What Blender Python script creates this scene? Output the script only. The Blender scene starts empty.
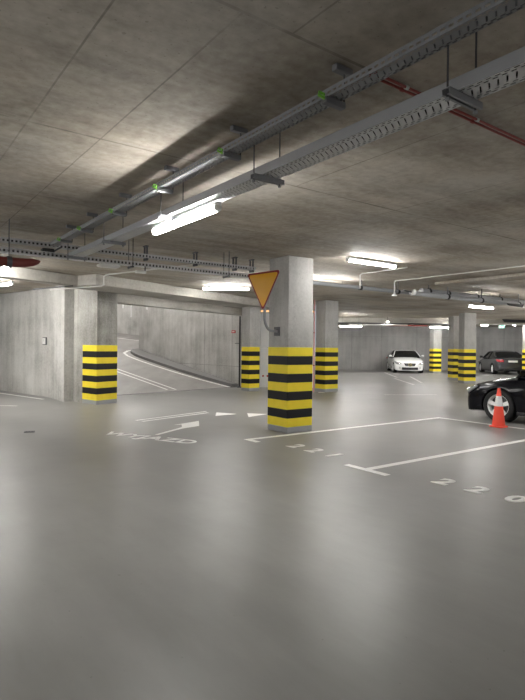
import bpy, bmesh, math, random
from mathutils import Vector, Matrix
random.seed(4)
S = bpy.context.scene
COL = S.collection
PI = math.pi

# ------------------------------------------------------------------ frames of reference
# world: camera over the origin looking along +Y. The car park's own grid is turned by GR.
GR = math.atan2(.592, .806)
CG, SG = math.cos(GR), math.sin(GR)
def G(b, a, z=0.0):                       # grid coordinates (along bays, along aisle) -> world
    return Vector((CG*b - SG*a, SG*b + CG*a, z))
P0 = Vector((-4.17, 13.44, 0))            # corner of the pier left of the ramp
OD = Vector((.53, .848, 0)).normalized()  # along the ramp opening
ON = Vector((.848, -.53, 0)).normalized() # out of the opening, towards the hall
WD = Vector((-.755, .656, 0)).normalized()# along the left wall
WN = Vector((-.656, -.755, 0)).normalized()
CEIL = 3.1

# ------------------------------------------------------------------ node helper
class N:
    def __init__(self, name):
        self.m = bpy.data.materials.new(name); self.m.use_nodes = True
        self.t = self.m.node_tree; self.t.nodes.clear()
        self.out = self.t.nodes.new('ShaderNodeOutputMaterial')
    def n(self, typ, **kw):
        nd = self.t.nodes.new('ShaderNode' + typ)
        for k, v in kw.items():
            if k.startswith('_'): setattr(nd, k[1:], v)
        return nd
    def set(self, sock, v):
        if isinstance(v, bpy.types.NodeSocket): self.t.links.new(v, sock)
        else: sock.default_value = v
    def M(self, op, a, b=0.0, c=0.0):
        nd = self.t.nodes.new('ShaderNodeMath'); nd.operation = op
        self.set(nd.inputs[0], a); self.set(nd.inputs[1], b); self.set(nd.inputs[2], c)
        return nd.outputs[0]
    def obj(self):
        nd = self.t.nodes.new('ShaderNodeTexCoord'); return nd.outputs['Object']
    def xyz(self, v):
        nd = self.t.nodes.new('ShaderNodeSeparateXYZ'); self.t.links.new(v, nd.inputs[0]); return nd.outputs
    def scale(self, v, s, rot=(0,0,0)):
        nd = self.t.nodes.new('ShaderNodeMapping'); self.t.links.new(v, nd.inputs[0])
        nd.inputs['Scale'].default_value = s; nd.inputs['Rotation'].default_value = rot; return nd.outputs[0]
    def noise(self, v, scale, detail=4, rough=.55):
        nd = self.t.nodes.new('ShaderNodeTexNoise'); self.t.links.new(v, nd.inputs['Vector'])
        nd.inputs['Scale'].default_value = scale; nd.inputs['Detail'].default_value = detail
        nd.inputs['Roughness'].default_value = rough; return nd.outputs['Fac']
    def ramp(self, f, stops):
        nd = self.t.nodes.new('ShaderNodeValToRGB'); self.t.links.new(f, nd.inputs[0])
        e = nd.color_ramp.elements
        while len(e) < len(stops): e.new(.5)
        for i, (p, c) in enumerate(stops):
            e[i].position = p; e[i].color = (c[0], c[1], c[2], 1) if len(c) == 3 else c
        return nd.outputs[0]
    def mix(self, f, a, b, typ='MIX'):
        nd = self.t.nodes.new('ShaderNodeMix'); nd.data_type = 'RGBA'; nd.blend_type = typ
        self.set(nd.inputs[0], f)
        self.set(nd.inputs[6], a if isinstance(a, bpy.types.NodeSocket) else (*a, 1))
        self.set(nd.inputs[7], b if isinstance(b, bpy.types.NodeSocket) else (*b, 1))
        return nd.outputs[2]
    def bsdf(self, color, rough=.6, metal=0.0, bump=None, strength=.2, dist=.01, **kw):
        nd = self.t.nodes.new('ShaderNodeBsdfPrincipled')
        self.set(nd.inputs['Base Color'], color if isinstance(color, bpy.types.NodeSocket) else (*color, 1))
        self.set(nd.inputs['Roughness'], rough); self.set(nd.inputs['Metallic'], metal)
        for k, v in kw.items(): self.set(nd.inputs[k.replace('_', ' ')], v)
        if bump is not None:
            b = self.t.nodes.new('ShaderNodeBump'); self.t.links.new(bump, b.inputs['Height'])
            b.inputs['Strength'].default_value = strength; b.inputs['Distance'].default_value = dist
            self.t.links.new(b.outputs[0], nd.inputs['Normal'])
        return nd.outputs[0]
    def done(self, sh):
        self.t.links.new(sh, self.out.inputs[0]); return self.m

def plain(name, color, rough=.5, metal=0.0, **kw):
    k = N(name); f = k.noise(k.obj(), 9, 3)
    c = k.mix(.35, color, k.mix(f, tuple(x*.8 for x in color), tuple(min(1, x*1.15) for x in color)))
    return k.done(k.bsdf(c, rough, metal, **kw))

def concrete(name, dark, mid, light, streak=(1,1,.12), sc=1.3, rough=.75, joints=None, pits=True, warm=False):
    k = N(name); v = k.obj()
    f1 = k.noise(v, .55*sc, 5, .6)
    f2 = k.noise(k.scale(v, streak), 3.2*sc, 6, .62)
    f3 = k.noise(v, 14*sc, 5, .6)
    f = k.M('ADD', k.M('MULTIPLY', f1, .50), k.M('ADD', k.M('MULTIPLY', f2, .28), k.M('MULTIPLY', f3, .22)))
    c = k.ramp(f, [(.39, dark), (.5, mid), (.61, light)])
    hue = k.noise(k.scale(v, (1,1,1)), .9*sc, 3, .6)
    c = k.mix(k.M('MULTIPLY', k.M('SUBTRACT', hue, .35), 1.1), c, (1.0,.86,.70), 'MULTIPLY') if warm else c
    if joints:
        x, y, z = k.xyz(v)
        cs = {'x': x, 'y': y, 'z': z}
        tot = None
        wob = k.M('MULTIPLY', k.M('SUBTRACT', k.noise(v, 2.0, 2), .5), .008)
        for ax, pos, rng, w in joints:
            d = k.M('ABSOLUTE', k.M('SUBTRACT', k.M('ADD', cs[ax], wob), pos))
            l = k.M('LESS_THAN', d, w)
            if rng:
                oa, lo, hi = rng
                l = k.M('MULTIPLY', l, k.M('MULTIPLY', k.M('GREATER_THAN', cs[oa], lo), k.M('LESS_THAN', cs[oa], hi)))
            tot = l if tot is None else k.M('MAXIMUM', tot, l)
        c = k.mix(k.M('MULTIPLY', tot, k.M('MULTIPLY', k.M('SUBTRACT', k.noise(v, 1.6, 4), .22), 1.5)), c, tuple(x*.3 for x in dark))
    if pits:
        p = k.noise(v, 38, 2, .4)
        c = k.mix(k.M('MULTIPLY', k.M('GREATER_THAN', p, .70), .35), c, tuple(x*.45 for x in dark))
    return k.done(k.bsdf(c, rough, 0, bump=f3, strength=.15, dist=.01))

# ------------------------------------------------------------------ materials
M = {}
cj = [('y', 2.13, None, .011), ('y', .16, None, .011), ('y', 4.10, None, .012), ('y', 6.07, None, .006), ('y', 8.9, None, .006),
      ('y', 11.5, None, .008), ('y', 14.5, None, .008), ('x', .90, ('y', -20, 6.07), .006), ('x', 1.43, ('y', 2.13, 30), .006), ('x', 1.73, ('y', -9, 2.13), .006),
      ('x', 3.4, ('y', .16, 4.1), .006), ('x', 4.9, ('y', -5, 6.07), .006), ('x', 6.4, ('y', 2.13, 30), .006), ('x', 8.2, ('y', -5, 8.9), .006),
      ('x', -1.1, ('y', .16, 8.9), .006), ('x', -3.2, ('y', 2.1, 11.5), .006), ('x', 12.2, None, .007), ('x', 15.4, None, .007)]
M['ceiling'] = concrete('ceiling_concrete', (.235,.207,.170), (.395,.363,.315), (.55,.52,.465), streak=(.16,1,1), sc=.9, joints=cj, warm=True)
M['wall'] = concrete('wall_concrete', (.33,.32,.30), (.49,.48,.455), (.62,.61,.585), streak=(1,1,.10))
M['beam'] = concrete('beam_concrete', (.34,.32,.285), (.46,.44,.40), (.56,.54,.50), streak=(.12,.12,1))
M['pier'] = concrete('pier_concrete', (.20,.192,.175), (.34,.33,.305), (.48,.47,.44), streak=(1,1,.08), sc=1.8)
M['column'] = concrete('column_concrete', (.34,.332,.318), (.44,.432,.418), (.53,.522,.508), streak=(1,1,.25), sc=1.6)
pj = [('x', p, None, .012) for p in (-12.5,-9.4,-6.2,-3.5,-1.2,1.3,3.4,5.9,9.1,12.2)] + [('z', 2.3, None, .006)]
M['panel_wall'] = concrete('panel_wall_concrete', (.33,.325,.32), (.42,.415,.41), (.50,.495,.485), streak=(1,1,.10), joints=pj)
M['ramp_wall'] = concrete('ramp_wall_concrete', (.33,.32,.30), (.49,.48,.46), (.63,.62,.60), streak=(1,1,.08), sc=1.5,
                          joints=[('x', p, None, .016) for p in (-4.0,-1.9,.6,2.6)] + [('z', .75, None, .01)])

k = N('epoxy_floor'); v = k.obj()
f1 = k.noise(v, .35, 4, .6); f2 = k.noise(k.scale(v, (1,.25,1)), 2.2, 6, .65); f3 = k.noise(v, 60, 3)
f = k.M('ADD', k.M('MULTIPLY', f1, .5), k.M('MULTIPLY', f2, .5))
c = k.ramp(f, [(.34, (.185,.183,.176)), (.5, (.232,.229,.221)), (.66, (.28,.276,.267))])
spk = k.noise(v, 30, 1, .3)
c = k.mix(k.M('MULTIPLY', k.M('GREATER_THAN', spk, .80), .35), c, (.08,.075,.07))
r = k.M('ADD', .27, k.M('MULTIPLY', f2, .20))
hb = k.M('ADD', k.M('MULTIPLY', k.noise(v, 3.0, 4), 1.0), k.M('MULTIPLY', f3, .03))
M['floor'] = k.done(k.bsdf(c, r, 0, bump=hb, strength=.10, dist=.02, Specular_IOR_Level=.36))

k = N('ramp_screed'); v = k.obj(); f2 = k.noise(k.scale(v, (1,.3,1)), 1.5, 6, .6)
M['ramp'] = k.done(k.bsdf(k.ramp(f2, [(.35, (.24,.225,.215)), (.65, (.33,.315,.305))]), .5, 0, bump=k.noise(v, 40, 3), strength=.2))
M['curb'] = plain('curb_concrete', (.20,.197,.195), .7)
k = N('road_paint'); v = k.obj(); f = k.noise(v, 11, 6, .7)
M['paint'] = k.done(k.bsdf(k.mix(k.M('MULTIPLY', k.M('GREATER_THAN', f, .60), .55), (.86,.85,.83), (.60,.59,.57)), .42))
k = N('worn_road_paint'); v = k.obj(); f = k.noise(v, 7, 6, .75)
M['worn'] = k.done(k.bsdf(k.mix(k.M('MULTIPLY', k.M('GREATER_THAN', f, .5), .7), (.74,.73,.71), (.50,.49,.47)), .45))

k = N('warning_stripes'); x, y, z = k.xyz(k.obj())
q = k.M('FRACT', k.M('DIVIDE', k.M('SUBTRACT', z, .1), .31111))
stripe = k.M('GREATER_THAN', q, .5)
M['stripes'] = k.done(k.bsdf(k.mix(stripe, k.mix(k.noise(k.obj(), 6, 4), (.76,.60,.03), (.92,.75,.05)), (.008,.008,.010)), .55, Specular_IOR_Level=.3))
M['plinth'] = plain('plinth_paint', (.30,.31,.32), .5)

def tray_mat(name, base, period, side=False, w=.15):
    k = N(name); v = k.obj(); x, y, z = k.xyz(v)
    fx = k.M('FRACT', k.M('DIVIDE', x, period))
    if side == 'fine':
        hole = k.M('MULTIPLY', k.M('LESS_THAN', fx, .6), k.M('LESS_THAN', k.M('ABSOLUTE', k.M('SUBTRACT', z, .022)), .006))
    elif side:
        hole = k.M('MULTIPLY', k.M('LESS_THAN', fx, .5), k.M('LESS_THAN', k.M('ABSOLUTE', k.M('SUBTRACT', z, .028)), .020))
    else:
        fx2 = k.M('FRACT', k.M('ADD', k.M('DIVIDE', x, period), .5))
        def row(y0, hw, f_, duty):
            return k.M('MULTIPLY', k.M('LESS_THAN', k.M('ABSOLUTE', k.M('SUBTRACT', y, y0)), hw), k.M('LESS_THAN', f_, duty))
        hole = row(w*.42, .0050, fx, .62)
        for a in (row(w*.30, .0050, fx2, .62), row(-w*.30, .0050, fx2, .62), row(-w*.42, .0050, fx, .62)):
            hole = k.M('MAXIMUM', hole, a)
        xs = k.M('FRACT', k.M('DIVIDE', k.M('ADD', x, k.M('MULTIPLY', y, .55)), period))
        sl = k.M('MULTIPLY', k.M('LESS_THAN', k.M('ABSOLUTE', y), w*.20), k.M('LESS_THAN', xs, .20))
        hole = k.M('MAXIMUM', hole, sl)
    sh = k.bsdf(k.mix(k.noise(v, 5, 4), tuple(q*.85 for q in base), base), .55, .25)
    tr = k.t.nodes.new('ShaderNodeBsdfTransparent'); mx = k.t.nodes.new('ShaderNodeMixShader')
    k.t.links.new(hole, mx.inputs[0]); k.t.links.new(sh, mx.inputs[1]); k.t.links.new(tr.outputs[0], mx.inputs[2])
    return k.done(mx.outputs[0])
M['tray_base'] = tray_mat('perforated_steel', (.86,.87,.88), .043)
M['tray_base_s'] = tray_mat('narrow_perforated_steel', (.42,.43,.45), .043, w=.10)  # steel toned down to carry the shade on the narrow tray
M['tray_side_fine'] = tray_mat('finely_slotted_side', (.27,.28,.30), .043, side='fine')  # flange of the narrow tray, its shade put into the colour
M['tray_side'] = tray_mat('slotted_steel_side', (.62,.63,.65), .055, side=True)
M['galv'] = plain('galvanised_steel', (.33,.34,.36), .5, .3)
M['channel'] = plain('mounting_channel_steel', (.22,.225,.24), .45, .4)
M['galv_dark'] = plain('dark_steel', (.10,.10,.11), .5, .5)
M['galv_pale'] = plain('pale_galvanised_duct', (.38,.39,.41), .45, .45)
M['white'] = plain('white_enamel', (.80,.80,.79), .35)
M['offwhite'] = plain('white_pipe', (.70,.69,.67), .45)
M['black'] = plain('black_plastic', (.015,.015,.017), .45)
M['cable'] = plain('black_cable_sheath', (.03,.03,.034), .5)
M['red'] = plain('red_conduit', (.26,.035,.028), .45)
M['darkred'] = plain('dark_red_pipe', (.17,.025,.02), .5)
M['pink'] = plain('faded_red_pipe', (.62,.30,.28), .5)
M['green'] = plain('green_yellow_wire', (.20,.55,.06), .5)
M['orange'] = plain('orange_cone_plastic', (.85,.085,.05), .42)
M['cone_white'] = plain('reflective_sleeve', (.70,.70,.72), .35)
M['sign_yellow'] = plain('sign_yellow', (.72,.36,.012), .4)
M['sign_red'] = plain('sign_red_border', (.20,.008,.012), .45)
M['sign_back'] = plain('sign_grey_back', (.4,.4,.4), .5, .4)
M['amber'] = plain('amber_reflector', (.85,.35,.06), .3)
M['red_flat'] = plain('red_plate', (.50,.02,.02), .4)
M['rubber'] = plain('tyre_rubber', (.010,.010,.011), .8)
M['alloy'] = plain('alloy_silver', (.86,.87,.87), .4, .05)
M['car_black'] = plain('black_car_paint', (.0015,.0015,.004), .22, 0, Coat_Weight=.15, Coat_Roughness=.03, Specular_IOR_Level=.12)
M['car_white'] = plain('white_car_paint', (.80,.80,.80), .25, 0, Coat_Weight=1.0, Coat_Roughness=.05)
M['car_grey'] = plain('grey_car_paint', (.045,.046,.052), .28, .3, Coat_Weight=1.0, Coat_Roughness=.06)
M['glass_dark'] = plain('tinted_glass', (.008,.009,.010), .06)
M['chrome'] = plain('chrome_trim', (.80,.80,.82), .15, 1.0)
M['lamp_lens'] = plain('headlamp_lens', (.36,.37,.40), .1, .3)
M['tail_red'] = plain('tail_lamp_red', (.42,.02,.03), .2)
M['plate'] = plain('number_plate', (.70,.70,.68), .4)
M['gate_white'] = plain('white_gate_panel', (.83,.83,.83), .4)
M['box_grey'] = plain('grey_switch_plastic', (.50,.50,.48), .5)
M['screen'] = plain('box_face', (.66,.66,.64), .5)
def emit(name, col, s):
    k = N(name); e = k.n('Emission'); e.inputs[0].default_value = (*col, 1); e.inputs[1].default_value = s
    return k.done(e.outputs[0])
LP = 64.0
M['tube'] = emit('lit_diffuser', (1.0,.985,.95), LP)
M['tube_strong'] = emit('strong_lit_diffuser', (1.0,.972,.925), LP*1.5)  # brighter emission, used only by added lamps out of view
M['exit'] = emit('lit_exit_panel', (.16,.62,.42), .8)
M['exit_w'] = emit('lit_exit_symbol', (.85,1,.95), 1.6)
M['ambl'] = emit('lit_warning_bar', (1.0,.55,.25), .55)

# ------------------------------------------------------------------ mesh builder
class MB:
    def __init__(self): self.v = []; self.f = []
    def add(self, vs, fs):
        o = len(self.v); self.v += [Vector(p) for p in vs]; self.f += [tuple(i+o for i in f) for f in fs]; return self
    def box(self, c, s, rz=0):
        hx, hy, hz = s[0]/2, s[1]/2, s[2]/2; R = Matrix.Rotation(rz, 3, 'Z'); c = Vector(c)
        vs = [c + R @ Vector((x*hx, y*hy, z*hz)) for z in (-1,1) for y in (-1,1) for x in (-1,1)]
        return self.add(vs, [(0,2,3,1),(4,5,7,6),(0,1,5,4),(2,6,7,3),(0,4,6,2),(1,3,7,5)])
    def prism(self, poly, z0, z1):
        n = len(poly)
        a = sum(poly[i][0]*poly[(i+1)%n][1]-poly[(i+1)%n][0]*poly[i][1] for i in range(n))
        if a < 0: poly = poly[::-1]
        vs = [(p[0],p[1],z0) for p in poly] + [(p[0],p[1],z1) for p in poly]
        fs = [tuple(range(n))[::-1], tuple(range(n, 2*n))] + [(i,(i+1)%n,n+(i+1)%n,n+i) for i in range(n)]
        return self.add(vs, fs)
    def ext(self, poly, off):               # planar 3D polygon given thickness vector
        n = len(poly); off = Vector(off)
        vs = [Vector(p) for p in poly] + [Vector(p)+off for p in poly]
        return self.add(vs, [tuple(range(n))[::-1], tuple(range(n,2*n))] + [(i,(i+1)%n,n+(i+1)%n,n+i) for i in range(n)])
    def tube(self, pts, r, n=10, cap=True):
        pts = [Vector(p) for p in pts]; rs = r if isinstance(r, (list,tuple)) else [r]*len(pts)
        vs = []; fs = []; up = None
        for i, p in enumerate(pts):
            t = (pts[min(i+1,len(pts)-1)] - pts[max(i-1,0)]).normalized()
            if up is None: up = Vector((0,0,1)) if abs(t.z) < .9 else Vector((1,0,0))
            a = (up - t*up.dot(t)).normalized(); up = a; b = t.cross(a)
            vs += [p + (a*math.cos(2*PI*j/n) + b*math.sin(2*PI*j/n))*rs[i] for j in range(n)]
        for i in range(len(pts)-1):
            for j in range(n):
                fs.append((i*n+j, i*n+(j+1)%n, (i+1)*n+(j+1)%n, (i+1)*n+j))
        if cap: fs += [tuple(range(n))[::-1], tuple((len(pts)-1)*n+j for j in range(n))]
        return self.add(vs, fs)
    def lathe(self, prof, n=32, axis='Z', c=(0,0,0), closed=False):
        vs = []; fs = []; c = Vector(c); m = len(prof)
        for j in range(n):
            a = 2*PI*j/n
            for r, h in prof:
                p = (r*math.cos(a), r*math.sin(a), h)
                if axis == 'Y': p = (p[0], p[2], p[1])
                if axis == 'X': p = (p[2], p[0], p[1])
                vs.append(c + Vector(p))
        for j in range(n):
            for i in range(m if closed else m-1):
                i2 = (i+1) % m
                fs.append((j*m+i, ((j+1)%n)*m+i, ((j+1)%n)*m+i2, j*m+i2))
        if not closed:
            if prof[0][0] > 1e-6: fs.append(tuple(j*m for j in range(n))[::-1])
            if prof[-1][0] > 1e-6: fs.append(tuple(j*m+m-1 for j in range(n)))
        return self.add(vs, fs)
    def loft(self, rings, cap=True):
        n = len(rings[0]); vs = [p for r in rings for p in r]; fs = []
        for i in range(len(rings)-1):
            for j in range(n):
                fs.append((i*n+j, i*n+(j+1)%n, (i+1)*n+(j+1)%n, (i+1)*n+j))
        if cap: fs += [tuple(range(n))[::-1], tuple((len(rings)-1)*n+j for j in range(n))]
        return self.add(vs, fs)
    def build(self, name, mat, parent=None, bevel=0, angle=35, loc=None, rz=0, mats=None):
        me = bpy.data.meshes.new(name); me.from_pydata([tuple(p) for p in self.v], [], self.f)
        bm = bmesh.new(); bm.from_mesh(me)
        bmesh.ops.remove_doubles(bm, verts=bm.verts, dist=1e-5)
        bmesh.ops.recalc_face_normals(bm, faces=bm.faces); bm.to_mesh(me); bm.free()
        me.polygons.foreach_set('use_smooth', [True]*len(me.polygons)); me.set_sharp_from_angle(angle=math.radians(angle))
        me.materials.append(mat)
        o = bpy.data.objects.new(name, me); COL.objects.link(o)
        if parent: o.parent = parent
        if loc is not None: o.location = loc
        o.rotation_euler.z = rz
        if bevel:
            b = o.modifiers.new('bevel', 'BEVEL'); b.width = bevel; b.segments = 2; b.limit_method = 'ANGLE'
        return o

def tag(o, label=None, cat=None, group=None, kind=None):
    if label: o['label'] = label
    if cat: o['category'] = cat
    if group: o['group'] = group
    if kind: o['kind'] = kind
    return o
def thing(name, label, cat, loc=(0,0,0), rz=0, group=None):
    o = bpy.data.objects.new(name, None); COL.objects.link(o)
    o.location = loc; o.rotation_euler = (0,0,rz); o.empty_display_size = .1
    return tag(o, label, cat, group)
def struct(o, label):
    return tag(o, label, None, None, 'structure')
def copy_tree(o, parent=None):
    c = o.copy(); COL.objects.link(c); c.parent = parent
    for ch in list(o.children): copy_tree(ch, c)
    return c
def ring_line(p, q, off0, off1, z0, z1):    # wall-like slab between p and q, thickness from off0 to off1 along its normal
    p = Vector(p); q = Vector(q); d = (q-p).normalized(); n = Vector((d.y, -d.x, 0))
    return [(p+n*off0), (q+n*off0), (q+n*off1), (p+n*off1)]
def wall(name, p, q, thick, z0, z1, mat, label, kind='structure'):
    p = Vector(p); q = Vector(q); L = (q-p).length; a = math.atan2(q.y-p.y, q.x-p.x)
    o = MB().box((L/2, -thick/2, (z1-z0)/2), (L, thick, z1-z0)).build(name, mat, loc=(p.x, p.y, z0), rz=a)
    return struct(o, label)

# ================================================================== THE SETTING
fl = MB().box((6, 8, -.15), (110, 110, .3)).build('floor', M['floor'], rz=GR); struct(fl, 'glossy grey epoxy floor of the car park')

OE = P0 + OD*6.75
LW_end = P0 + WD*14
C3p = Vector((-.42, 19.2, 0))
# hall ceiling polygon (grid-aligned object so the shutter joints follow the bays)
def to_grid(p): return (CG*p[0]+SG*p[1], -SG*p[0]+CG*p[1])
back_l, back_r = Vector((4.9, 37.0, 0)), Vector((30, 38.6, 0))
outline = [P0, OE, Vector((2.4, 20.3, 0)), back_l, back_r, Vector((30,-12,0)), Vector((-18,-12,0)), Vector((-18, 20, 0)), LW_end]
cpoly = [to_grid(p) for p in outline]
ce = MB().prism(cpoly, 0, .3).build('ceiling', M['ceiling'], loc=(0,0,CEIL), rz=GR); struct(ce, 'board-marked brownish concrete ceiling slab')

wall('wall_left', P0 + WD*1.56 - WN*.10, LW_end - WN*.10, .25, 0, CEIL, M['wall'], 'light concrete wall left of the ramp pier')
wall('wall_far', back_l, back_r, -.3, 0, CEIL, M['panel_wall'], 'grey concrete panel wall at the far end')
wall('wall_beside_gate', Vector((2.5, 20.0, 0)), back_l, -.25, 0, CEIL, M['wall'], 'concrete wall running back from behind the gate')
wall('wall_right', (30, 38.8, 0), (30, -12, 0), -.3, 0, CEIL, M['wall'], 'concrete wall on the far right')
wall('wall_rear', (30, -12, 0), (-18, -12, 0), -.3, 0, CEIL, M['wall'], 'concrete wall behind the viewpoint')
wall('wall_side', (-18, -12, 0), (-18, 22, 0), -.3, 0, CEIL, M['wall'], 'concrete wall at the left end of the aisle')

# pier left of the ramp: stripes only on its right part
pm = MB().prism([(P0+OD*.67)[:2], P0[:2], (P0+WD*1.56)[:2], (P0+WD*1.56-WN*.40)[:2], (P0+OD*.67-ON*.35)[:2]], 0, CEIL)
pier = pm.build('wall_pier', M['pier']); struct(pier, 'streaky concrete pier between the left wall and the ramp')

# wall over the ramp opening, beams
a_od = math.atan2(OD.y, OD.x)
MB().box((3.43, .175, 0), (6.75, .35, .48)).build('wall_lintel', M['beam'], loc=(P0.x, P0.y, CEIL-.24), rz=a_od)
struct(bpy.data.objects['wall_lintel'], 'concrete lintel over the ramp opening')
def beam(name, label, p, rz, x0, x1, y0, y1, z0, mat='beam'):
    o = MB().box(((x0+x1)/2, (y0+y1)/2, (z0+CEIL)/2), (x1-x0, y1-y0, CEIL-z0)).build(name, M[mat], loc=(p[0], p[1], 0), rz=rz, bevel=.012)
    return struct(o, label)
beam('ceiling_beam', 'deep concrete beam in front of the ramp lintel', P0, a_od, -1.0, 6.9, -1.12, -.005, 2.86)
beam('ceiling_beam', 'concrete beam running left over the wall', P0, a_od, -13, -1.0, -.5, -.18, 2.86)
beam('ceiling_beam', 'shallow concrete ceiling beam on the right', (0,0), GR, 10.9, 11.5, -9, 7.9, 3.03, 'ceiling')
beam('ceiling_beam', 'dark far concrete ceiling beam', (2.9, 28.0), .03, 0, 26, 0, .5, 2.82)

# ramp
def ramp_z(b, a):
    return .136*max(0.0, a - (15.5 + (b-5.94)*.211))
nb, na = 14, 40
mb = MB(); vs = []; fs = []
for i in range(nb+1):
    for j in range(na+1):
        u = j/na; a_ = 15.5 + 24.5*u; bl = 5.0 - .225*(a_-13.3)
        b = bl + (14.5-bl)*i/nb; a0 = 15.5 + (b-5.94)*.211; a = a0 + (40-a0)*u
        p = G(b, a, .136*(a-a0) + .004); vs.append(p)
n_ = na+1
for i in range(nb):
    for j in range(na): fs.append((i*n_+j, (i+1)*n_+j, (i+1)*n_+j+1, i*n_+j+1))
mb.add(vs, fs); o = mb.build('floor_ramp', M['ramp']); struct(o, 'smooth grey ramp climbing up behind the opening')
def on_ramp(pts, dz): return [G(b, a, ramp_z(b, a)+dz) for b, a in pts]
def strip_on_ramp(name, pts, w, label, cat, group=None, mat='paint', dz=.008, th=.004):
    top = []; L = []; R = []
    for i, (b, a) in enumerate(pts):
        b0, a0 = pts[max(0,i-1)]; b1, a1 = pts[min(len(pts)-1,i+1)]
        dx, dy = b1-b0, a1-a0; l = math.hypot(dx, dy); nx, ny = -dy/l, dx/l
        L.append((b+nx*w/2, a+ny*w/2)); R.append((b-nx*w/2, a-ny*w/2))
    rings = [[G(*R[i], ramp_z(*R[i])+dz-th), G(*L[i], ramp_z(*L[i])+dz-th), G(*L[i], ramp_z(*L[i])+dz), G(*R[i], ramp_z(*R[i])+dz)] for i in range(len(pts))]
    o = MB().loft(rings).build(name, M[mat]); return tag(o, label, cat, group)

# inner wall of the ramp, from beside the black post up to its round nose
b_w0 = to_grid((-.85, 19.9)); b_w1 = to_grid((-6.29, 27.0))
wp, wq = Vector((-.80, 19.95, 0)), Vector((-6.25, 27.0, 0))
wall('wall_ramp_inner', wp, wq, .3, 0, 6.0, M['ramp_wall'], 'tall pale concrete wall along the inside of the ramp')
wall('wall_ramp_far', (-18, 36.0, 0), (2, 34.2, 0), -.3, 0, 6.0, M['ramp_wall'], 'concrete wall at the upper bend of the ramp')
wall('wall_ramp_outer', P0+OD*.2-ON*.36+Vector((-.6,.4,0)), Vector((-17.6, 31, 0)), -.3, 0, 6.0, M['wall'], 'concrete wall on the outer side of the ramp')
wall('wall_ramp_outer_upper', Vector((-17.6, 31, 0)), Vector((-17.9, 36, 0)), -.3, 0, 6.0, M['wall'], 'outer ramp wall at the upper bend')
wall('wall_ramp_core', (2.0, 34.4, 0), (-.6, 20.3, 0), -.3, 0, 6.0, M['wall'], 'closing wall of the ramp core')
sh = MB().prism([(P0+OD*-1-ON*.1)[:2], (-18.3, 30.8), (-18.3, 36.6), (2.5, 34.8), (-.2, 19.6)], 0, .3).build('ceiling_ramp', M['wall'], loc=(0,0,6.0)); struct(sh, 'slab over the ramp shaft')
# upper part of the opening wall seen from inside the shaft
wall('wall_over_opening', P0-ON*.36+OD*-.6, OE-ON*.36+OD*.6, -.2, CEIL, 6.0, M['wall'], 'shaft wall above the ramp opening')

bi, ai = b_w0; bn, an = b_w1
# curb: tapered raised strip between inner wall and white line, wrapping round the nose
line = [(bi-.45, ai+.0), (bi-.85, ai+1.4), (bi-1.15, ai+3.0), (bi-1.35, ai+4.6), (bi-1.45, ai+6.0), (bi-1.45, ai+7.2), (bi-1.25, ai+8.1), (bi-.75, ai+8.9), (bi-.1, ai+9.35), (bi+.7, ai+9.6), (bi+1.6, ai+9.7)]
inner = [(bi-.05, ai), (bi-.06, ai+1.4), (bi-.08, ai+3.0), (bi-.1, ai+4.6), (bi-.12, ai+6.0), (bi-.14, ai+7.2), (bi-.15, ai+8.0), (bi-.1, ai+8.5), (bi+.1, ai+8.62), (bi+.7, ai+8.62), (bi+1.6, ai+8.62)]
rings = []
for (b0, a0), (b1, a1) in zip(line, inner):
    f0 = .72; bm_, am_ = b0*(1-.28)+b1*.28, a0*(1-.28)+a1*.28
    rings.append([G(bm_, am_, ramp_z(bm_, am_)-.02), G(b1, a1, ramp_z(b1, a1)-.02), G(b1, a1, ramp_z(b1, a1)+.12), G(bm_, am_, ramp_z(bm_, am_)+.12)])
o = MB().loft(rings).build('ramp_curb', M['curb']); tag(o, 'raised grey concrete curb curving along the foot of the inner ramp wall', 'curb')
strip_on_ramp('curved_line', line, .13, 'white painted edge line curving round the nose of the inner ramp wall', 'road marking')
strip_on_ramp('double_line', [(8.30,16.2),(8.05,18),(7.75,20.2),(7.5,22),(7.2,26)], .08, 'right-hand white line of the double centre line on the ramp', 'road marking', 'double centre line on the ramp')
strip_on_ramp('double_line', [(7.98,16.2),(7.73,18),(7.43,20.2),(7.2,22),(6.9,26)], .08, 'left-hand white line of the double centre line on the ramp', 'road marking', 'double centre line on the ramp')
ub = [to_grid((x, 32.1-.09*(x+9))) for x in (-13,-11,-9,-7,-5,-3)]
strip_on_ramp('edge_line', ub, .14, 'white edge line on the upper bend of the ramp near the far wall', 'road marking')
# drain channel at the ramp foot
pA, pB = Vector((-4.75, 15.55, 0)), Vector((-.9, 19.85, 0)); L = (pB-pA).length
o = MB().box((L/2, 0, .004), (L, .05, .008)).build('drain_channel', M['galv_dark'], loc=pA, rz=math.atan2((pB-pA).y, (pB-pA).x)); tag(o, 'thin dark drain channel across the foot of the ramp', 'drain')

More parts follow.
